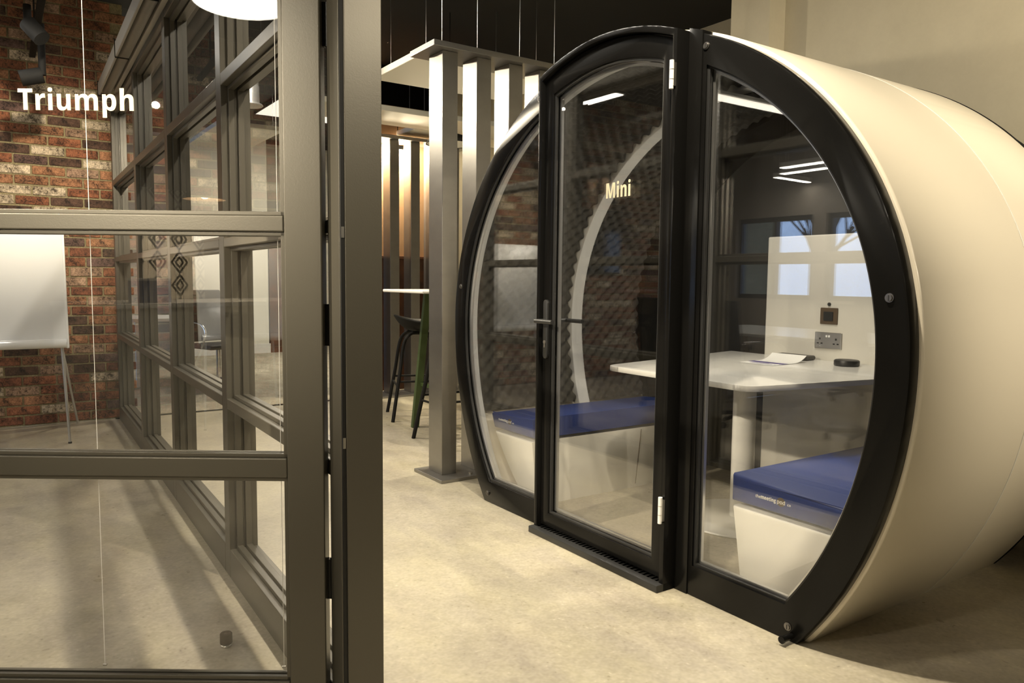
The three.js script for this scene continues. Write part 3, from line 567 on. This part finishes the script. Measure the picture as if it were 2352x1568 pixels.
function headLamp(label, base, pos, aim, o = {}) {              // black cylinder spot on a stem; o.I intensity, o.angle, o.color
  const t = thing('spotlight', label, 'spotlight', pos, 0, o.group || 'black spotlights on the ceiling tracks');
  const d = V(...aim).sub(V(...pos)).normalize(), p = [0, 0, 0], q = d.clone().multiplyScalar(0.13), r = o.r || 0.042;
  obj('body', [rod(p, q.toArray(), r, r, 24)], M.blackMatt, t);
  obj('stem', rod([0, 0, 0], [0, base - pos[1], 0], o.stem || 0.011), M.blackMatt, t);
  if (o.I) {
    const f = q.clone().add(d.clone().multiplyScalar(0.002)), f2 = q.clone().add(d.clone().multiplyScalar(0.004)); obj('lens_glow', rod(f.toArray(), f2.toArray(), r * 0.86, r * 0.86, 24), glow(o.color || WARM, 10), t);
    const l = new THREE.SpotLight(o.color || WARM, o.I, 0, o.angle || 1.1, o.pen ?? 0.6); const w = V(...pos).add(d.clone().multiplyScalar(0.142)); l.position.copy(w); l.target.position.set(...aim); l.castShadow = true; l.shadow.radius = o.soft || 1.6; scene.add(l, l.target);
  }
  return t;
}
// track heads in view, aimed at the brick wall
headLamp('black track spotlight nearer the camera above the Triumph lettering', 2.87, [0.215, 2.76, -5.62], [0.36, 2.56, -5.50], { r: 0.05, stem: 0.022 });
headLamp('black track spotlight near the brick wall above the Triumph lettering', 2.87, [0.30, 2.54, -5.98], [0.04, 2.46, -6.0], { r: 0.05, stem: 0.022 });

// ---------------------------------------------------------------- lamps that light the place
headLamp('unseen corridor spotlight above the pod door', CEIL, [1.50, 3.34, -1.60], [1.55, 0, -1.75], { I: 32, angle: 1.2, pen: 0.7 });  // out of view, lights the pod front and casts the pod shadow
headLamp('unseen low corridor spotlight facing the grey fins', CEIL, [1.12, 2.92, -6.2], [2.2, 0.5, -4.1], { I: 20, angle: 1.25, pen: 0.5, soft: 2.4 });  // unseen, set where its sheen falls on the fins
headLamp('unseen ceiling spotlight grazing the door jamb', CEIL, [1.92, 2.85, 0.9], [0.78, 1.72, -1.86], { I: 8, angle: 0.24, pen: 1.0 });  // out of view, lights the top of the jamb
headLamp('added unseen spotlight lighting the high table', CEIL, [3.3, 3.36, -4.3], [3.0, 0, -5.7], { I: 19, angle: 0.9, pen: 0.8 });  // added out of view to light stools, table and floor
headLamp('unseen wall washing spotlight aimed at the cream wall', CEIL, [2.1, 3.1, 1.5], [4.0, 2.3, -1.9], { I: 44, angle: 0.36, pen: 1.0, soft: 3 });  // out of view, placed to light the wall behind the pod
headLamp('unseen ceiling spotlight aimed at the side of the pod shell', CEIL, [3.0, 2.95, 2.5], [3.15, 1.45, -1.2], { I: 54, angle: 0.29, pen: 1.0, soft: 4 });  // out of view, narrow cone placed to light the shell side
headLamp('unseen track spotlight aimed at the brick wall', 2.87, [0.285, 2.72, -4.3], [0.18, 1.8, -7.25], { I: 30, angle: 0.44, pen: 1.0 });  // out of view, lights the bricks while the visible heads stay unlit
headLamp('out of view spotlight aimed at the open glass door', CEIL, [-2.59, 2.36, -0.40], [0.25, 1.55, -2.2], { I: 36, angle: 0.30, pen: 1.0, soft: 1, r: 0.02 });  // out of view, placed to light the door front and its lettering
headLamp('unseen spotlight aimed through the doorway to brighten the pod', CEIL, [-1.5, 2.6, -2.6], [2.35, 0.55, -2.3], { I: 66, angle: 0.30, pen: 1.0, soft: 1.6 });  // unseen, narrow cone placed to brighten the pod benches
// linear meeting room lamp
function linear(label, pos, len, W, I, turn = 0, group = 'linear lamps in the meeting room') {
  const t = thing('linear_lamp', label, 'linear lamp', pos, turn, group);
  obj('housing', rbox(-W / 2 - 0.006, W / 2 + 0.006, 0.0, 0.05, -len / 2, len / 2, 0.004), M.white, t);
  obj('diffuser_glow', box(-W / 2, W / 2, -0.004, 0, -len / 2 + 0.01, len / 2 - 0.01), glow(new THREE.Color(1, 0.95, 0.86), 9), t);
  obj('hanger', [-0.4, 0.4].map((k) => rod([0, 0.05, k * len], [0, CEIL - pos[1], k * len], 0.002, 0.002, 5)), M.steel, t);
  const l = new THREE.RectAreaLight(new THREE.Color(1, 0.93, 0.80), I, W, len); l.position.set(pos[0], pos[1] - 0.008, pos[2]); l.rotation.set(-Math.PI / 2, 0, turn); scene.add(l);
}
linear('unseen long linear lamp over the corridor beside the partition', [1.5, 3.22, -3.7], 3.9, 0.05, 105, 0, 'unseen linear lamp of the corridor');  // unseen strip, gives the corridor light and the rail shadow bands
linear('linear lamp over the meeting table nearest the partition', [0.02, 2.80, -5.45], 1.1, 0.10, 16);
linear('linear lamp nearest the windows', [-3.2, 2.5, -5.4], 0.62, 0.07, 40, 0.05);
linear('linear lamp second from the windows', [-2.8, 2.5, -5.14], 0.55, 0.07, 40, 0.05);
linear('angled linear lamp by the windows', [-3.75, 2.5, -5.95], 0.7, 0.07, 40, 1.5);
// disc pendants of the meeting room: the nearest shows mirrored in the open door
function disc(label, x, y, z, I) {
  const p = thing('disc_pendant', label, 'pendant', [x, y, z], 0, 'disc pendants in the meeting room');
  obj('dish', lathe([[0, 0.06], [0.10, 0.056], [0.19, 0.024], [0.222, 0.0], [0.218, 0.0], [0.186, 0.02], [0.098, 0.050], [0, 0.054]], 56), M.white, p);
  obj('diffuser_glow', lathe([[0, -0.002], [0.212, -0.001], [0.217, 0.003]], 56), glow(new THREE.Color(1, 0.93, 0.80), 19), p);
  obj('cable', rod([0, 0.06, 0], [0, CEIL - y, 0], 0.0025), M.white, p);
  const l = new THREE.SpotLight(new THREE.Color(1, 0.88, 0.66), I, 0, 1.45, 0.25); l.position.set(x, y - 0.02, z); l.target.position.set(x, 0, z); l.castShadow = true; l.shadow.radius = 1.5; scene.add(l, l.target);
}
disc('glowing round white disc pendant mirrored in the open glass door', -0.88, 2.50, -0.99, 3);
disc('glowing round white disc pendant out of view over the meeting table', -1.95, 2.50, -4.0, 4);  // out of view, lights the room around the table
disc('glowing round white disc pendant out of view at the near end of the meeting table', -1.95, 2.50, -2.45, 3);  // out of view, placed to light the pod front through the doorway
// meeting table and chairs, mirrored in the pod glass
{
  const t = thing('meeting_table', 'long white meeting table in the room, mirrored in the pod glass', 'table', [-1.95, 0, -4.0]);
  obj('tabletop', rbox(-0.6, 0.6, 0.715, 0.745, -1.6, 1.6, 0.01), M.tableTop, t);
  for (const z of [-1.1, 1.1]) obj('leg', [rbox(-0.4, 0.4, 0, 0.03, z - 0.04, z + 0.04, 0.005), rbox(-0.04, 0.04, 0.03, 0.715, z - 0.03, z + 0.03, 0.005)], M.chrome, t);
}
function officeChair(label, pos, turn) {
  const c = thing('office_chair', label, 'office chair', pos, turn, 'black meeting chairs'); // faces -x
  obj('seat', rbox(-0.24, 0.24, 0.44, 0.49, -0.24, 0.24, 0.02, 3), M.mesh, c);
  const bk = rbox(-0.018, 0.018, 0, 0.58, -0.23, 0.23, 0.016, 3); bk.rotateZ(-0.16); bk.translate(0.235, 0.50, 0); obj('backrest', bk, M.mesh, c);
  for (const s of [-1, 1]) obj('armrest', tube([[0.22, 0.46, s * 0.26], [0.28, 0.72, s * 0.27], [0.2, 0.73, s * 0.27], [-0.14, 0.70, s * 0.27], [-0.2, 0.62, s * 0.27], [-0.1, 0.46, s * 0.26]], 0.011, 40, 8), M.chrome, c);
  obj('gas_column', rod([0, 0.1, 0], [0, 0.44, 0], 0.026), M.chrome, c);
  for (let k = 0; k < 5; k++) { const a = k * 2 * Math.PI / 5 + 0.3, x = Math.cos(a) * 0.29, z = Math.sin(a) * 0.29; obj('base_arm', bar([0, 0.10, 0], [x, 0.075, z], 0.03, 0.022), M.blackSatin, c); obj('caster', move(new THREE.SphereGeometry(0.028, 14, 10).scale(1, 1, 0.7), x, 0.028, z), M.blackMatt, c); }
  return c;
}
const ch = officeChair('black meeting chair on casters nearest the partition', [-0.82, 0, -4.25], 0.1);
[[[-1.0, 0, -5.15], -0.12, 'black meeting chair on casters nearest the brick wall'], [[-0.98, 0, -3.2], 0.2, 'black meeting chair on casters towards the doorway'], [[-2.95, 0, -3.4], 3.3, 'black meeting chair on the window side towards the camera'], [[-2.95, 0, -4.5], 3.1, 'black meeting chair on the window side towards the brick wall']].forEach(([p, a, l]) => copyThing(ch, p, a, l));
{ // television on the brick wall
  const t = thing('television', 'black wall television on the brick wall, mirrored in the pod glass', 'television', [-1.68, 1.31, -7.232]);
  obj('casing', rbox(-0.45, 0.45, 0, 0.78, 0, 0.05, 0.006), M.blackMatt, t); obj('screen', box(-0.43, 0.43, 0.02, 0.76, 0.05, 0.052), M.tvScreen, t);
}
{ // bare trees outside the windows
  const tree = (label, x, z, k) => {
    const t = thing('bare_tree', label, 'tree', [x, -0.2, z], k, 'bare trees outside the windows'), B = [];
    const grow = (p, d, len, r, n) => { const q = p.clone().addScaledVector(d, len); B.push(rod(p.toArray(), q.toArray(), r, r * 0.62, 5)); if (n === 0) return; for (let i = 0; i < 4; i++) { const e = d.clone().add(V(rnd() - 0.5, (rnd() - 0.3) * 0.8, rnd() - 0.5).multiplyScalar(1.5)).normalize(); grow(p.clone().lerp(q, 0.5 + 0.5 * rnd()), e, len * (0.55 + 0.25 * rnd()), r * 0.5, n - 1); } };
    obj('trunk', rod([0, 0, 0], [0, 0.9, 0], 0.11, 0.09, 10), M.bark, t); grow(V(0, 0.85, 0), V(0, 1, 0), 1.1, 0.08, 5); const o = obj('branches', B, M.bark, t); o.userData.kind = 'stuff';
  };
  tree('bare tree outside the window by the brick wall', -6.6, -7.4, 0.4); tree('bare tree outside the window farther from the brick wall', -6.9, -5.2, 2.1);
  single('ground_outside', box(-14, -4.42, -0.4, -0.2, -16, 8), std(lin(0.06, 0.07, 0.04), 0.95), 'dim lawn outside the meeting room windows', 'ground', null, 'structure');
}
{ // kitchen corner behind the camera, mirrored in the open door
  const c = thing('kitchen_counter', 'pale counter under the diamond tiles, mirrored in the door glass', 'counter', [-3.71, 0, 0.4]);
  obj('worktop', rbox(-0.45, 0.48, 0.985, 1.02, -0.8, 1.3, 0.006), M.white, c); for (let k = 0; k < 3; k++) obj('cabinet_door', rbox(0.40, 0.42, 0.1, 0.97, -0.76 + k * 0.68, -0.76 + k * 0.68 + 0.66, 0.003), M.cream, c); obj('carcass', box(-0.45, 0.40, 0, 0.985, -0.78, 1.28), M.cream, c);
  const cv = document.createElement('canvas'); cv.width = 256; cv.height = 256; const x = cv.getContext('2d'); x.fillStyle = '#efe8da'; x.fillRect(0, 0, 256, 256); x.strokeStyle = '#2b2925'; x.lineWidth = 11;
  for (let i = 0; i < 2; i++) for (let j = 0; j < 2; j++) { const X = 64 + 128 * i, Y = 64 + 128 * j; for (const k of [58, 28]) { x.beginPath(); x.moveTo(X, Y - k); x.lineTo(X + k * 0.8, Y); x.lineTo(X, Y + k); x.lineTo(X - k * 0.8, Y); x.closePath(); x.stroke(); } }
  const t = new THREE.CanvasTexture(cv); t.colorSpace = THREE.SRGBColorSpace; t.wrapS = t.wrapT = THREE.RepeatWrapping; t.repeat.set(2.4, 2.4);
  single('tiled_splashback', box(-4.178, -4.168, 1.02, 2.0, 0.38, 0.98), std(0xffffff, 0.4, { map: t }), 'diamond patterned tiles above the counter, mirrored in the door glass', 'tiles');
  const bx = thing('storage_box', 'blue and white box on the counter, mirrored in the door glass', 'box', [-3.5, 1.02, 0.05]); obj('carton', rbox(-0.1, 0.1, 0, 0.17, -0.12, 0.12, 0.003), M.cushion, bx); obj('lid', rbox(-0.103, 0.103, 0.17, 0.19, -0.123, 0.123, 0.003), M.white, bx);
  const l = thing('bell_pendant', 'bell shaped pendant lamp over the counter, mirrored in the door glass', 'pendant', [-3.6, 1.88, 0.62]);
  obj('shade', lathe([[0.02, 0.20], [0.07, 0.185], [0.10, 0.12], [0.155, 0.03], [0.175, 0.0], [0.170, 0.0], [0.15, 0.028], [0.095, 0.115], [0.06, 0.18], [0.02, 0.195]], 48), M.bronze, l); obj('bulb_glow', new THREE.SphereGeometry(0.045, 20, 14).translate(0, 0.05, 0), glow(new THREE.Color(1, 0.8, 0.5), 30), l); obj('cable', rod([0, 0.19, 0], [0, CEIL - 1.88, 0], 0.003), M.blackMatt, l);
  const pl = new THREE.PointLight(new THREE.Color(1, 0.82, 0.55), 5); pl.position.set(-3.6, 1.93, 0.62); pl.castShadow = true; scene.add(pl);
}
// ---------------------------------------------------------------- far office
{
  const d = thing('desk', 'white desk on the carpet beyond the partition', 'desk', [1.75, 0, -9.5]);
  obj('desktop', rbox(-0.55, 0.75, 0.725, 0.76, -0.4, 0.4, 0.006), M.white, d);
  for (const [x, z] of [[-0.49, 0.34], [-0.49, -0.34], [0.69, 0.34], [0.69, -0.34]]) obj('leg', rbox(x - 0.03, x + 0.03, 0.004, 0.725, z - 0.03, z + 0.03, 0.004), M.white, d);
  copyThing(ch, [2.0, 0.004, -8.72], 1.9, 'black office chair pushed up to the white desk', 'black meeting chairs');
  single('door_2', rbox(3.64, 4.5, 0.0, 2.2, -12.4, -12.34), M.wood, 'dark brown door beside the far cream wall', 'door', null, 'structure');
  const l = new THREE.RectAreaLight(NEUTRAL, 32, 1.2, 1.2); l.position.set(3.55, 3.395, -9.9); l.rotation.set(-Math.PI / 2, 0, 0); scene.add(l);  // added lamp, brightens the far office
  const k = thing('added_office_lamp', 'added square lamp panel lighting the far office', 'lamp', [3.55, 3.40, -9.9]); obj('panel_frame', rbox(-0.62, 0.62, 0.0, 0.05, -0.62, 0.62, 0.004), M.blackMatt, k); obj('diffuser_glow', box(-0.6, 0.6, -0.002, 0.0, -0.6, 0.6), glow(NEUTRAL, 1.5), k);
}
{ // air diffuser with a flexible duct
  const d = thing('air_diffuser', 'silver duct elbow with round air diffuser under the ceiling', 'air duct', [1.62, 2.50, -5.9]);
  obj('cone', lathe([[0.0, 0.0], [0.085, 0.0], [0.092, 0.008], [0.085, 0.018], [0.065, 0.024], [0.065, 0.15], [0, 0.15]], 36), M.duct, d);
  const e = tube([[0, 0.14, 0], [0, 0.24, 0], [0.03, 0.32, 0.01], [0.10, 0.37, 0.04], [0.22, 0.40, 0.09], [0.40, 0.42, 0.16]], 0.062, 60, 20); obj('flexible_duct', e, M.duct, d);
  obj('hanger', rod([0.30, 0.46, 0.12], [0.30, CEIL - 2.50, 0.12], 0.004), M.steel, d);
}
scene.traverse((o) => { if (o.isMesh) { o.castShadow = true; o.receiveShadow = true; } });
renderer.render(scene, camera);
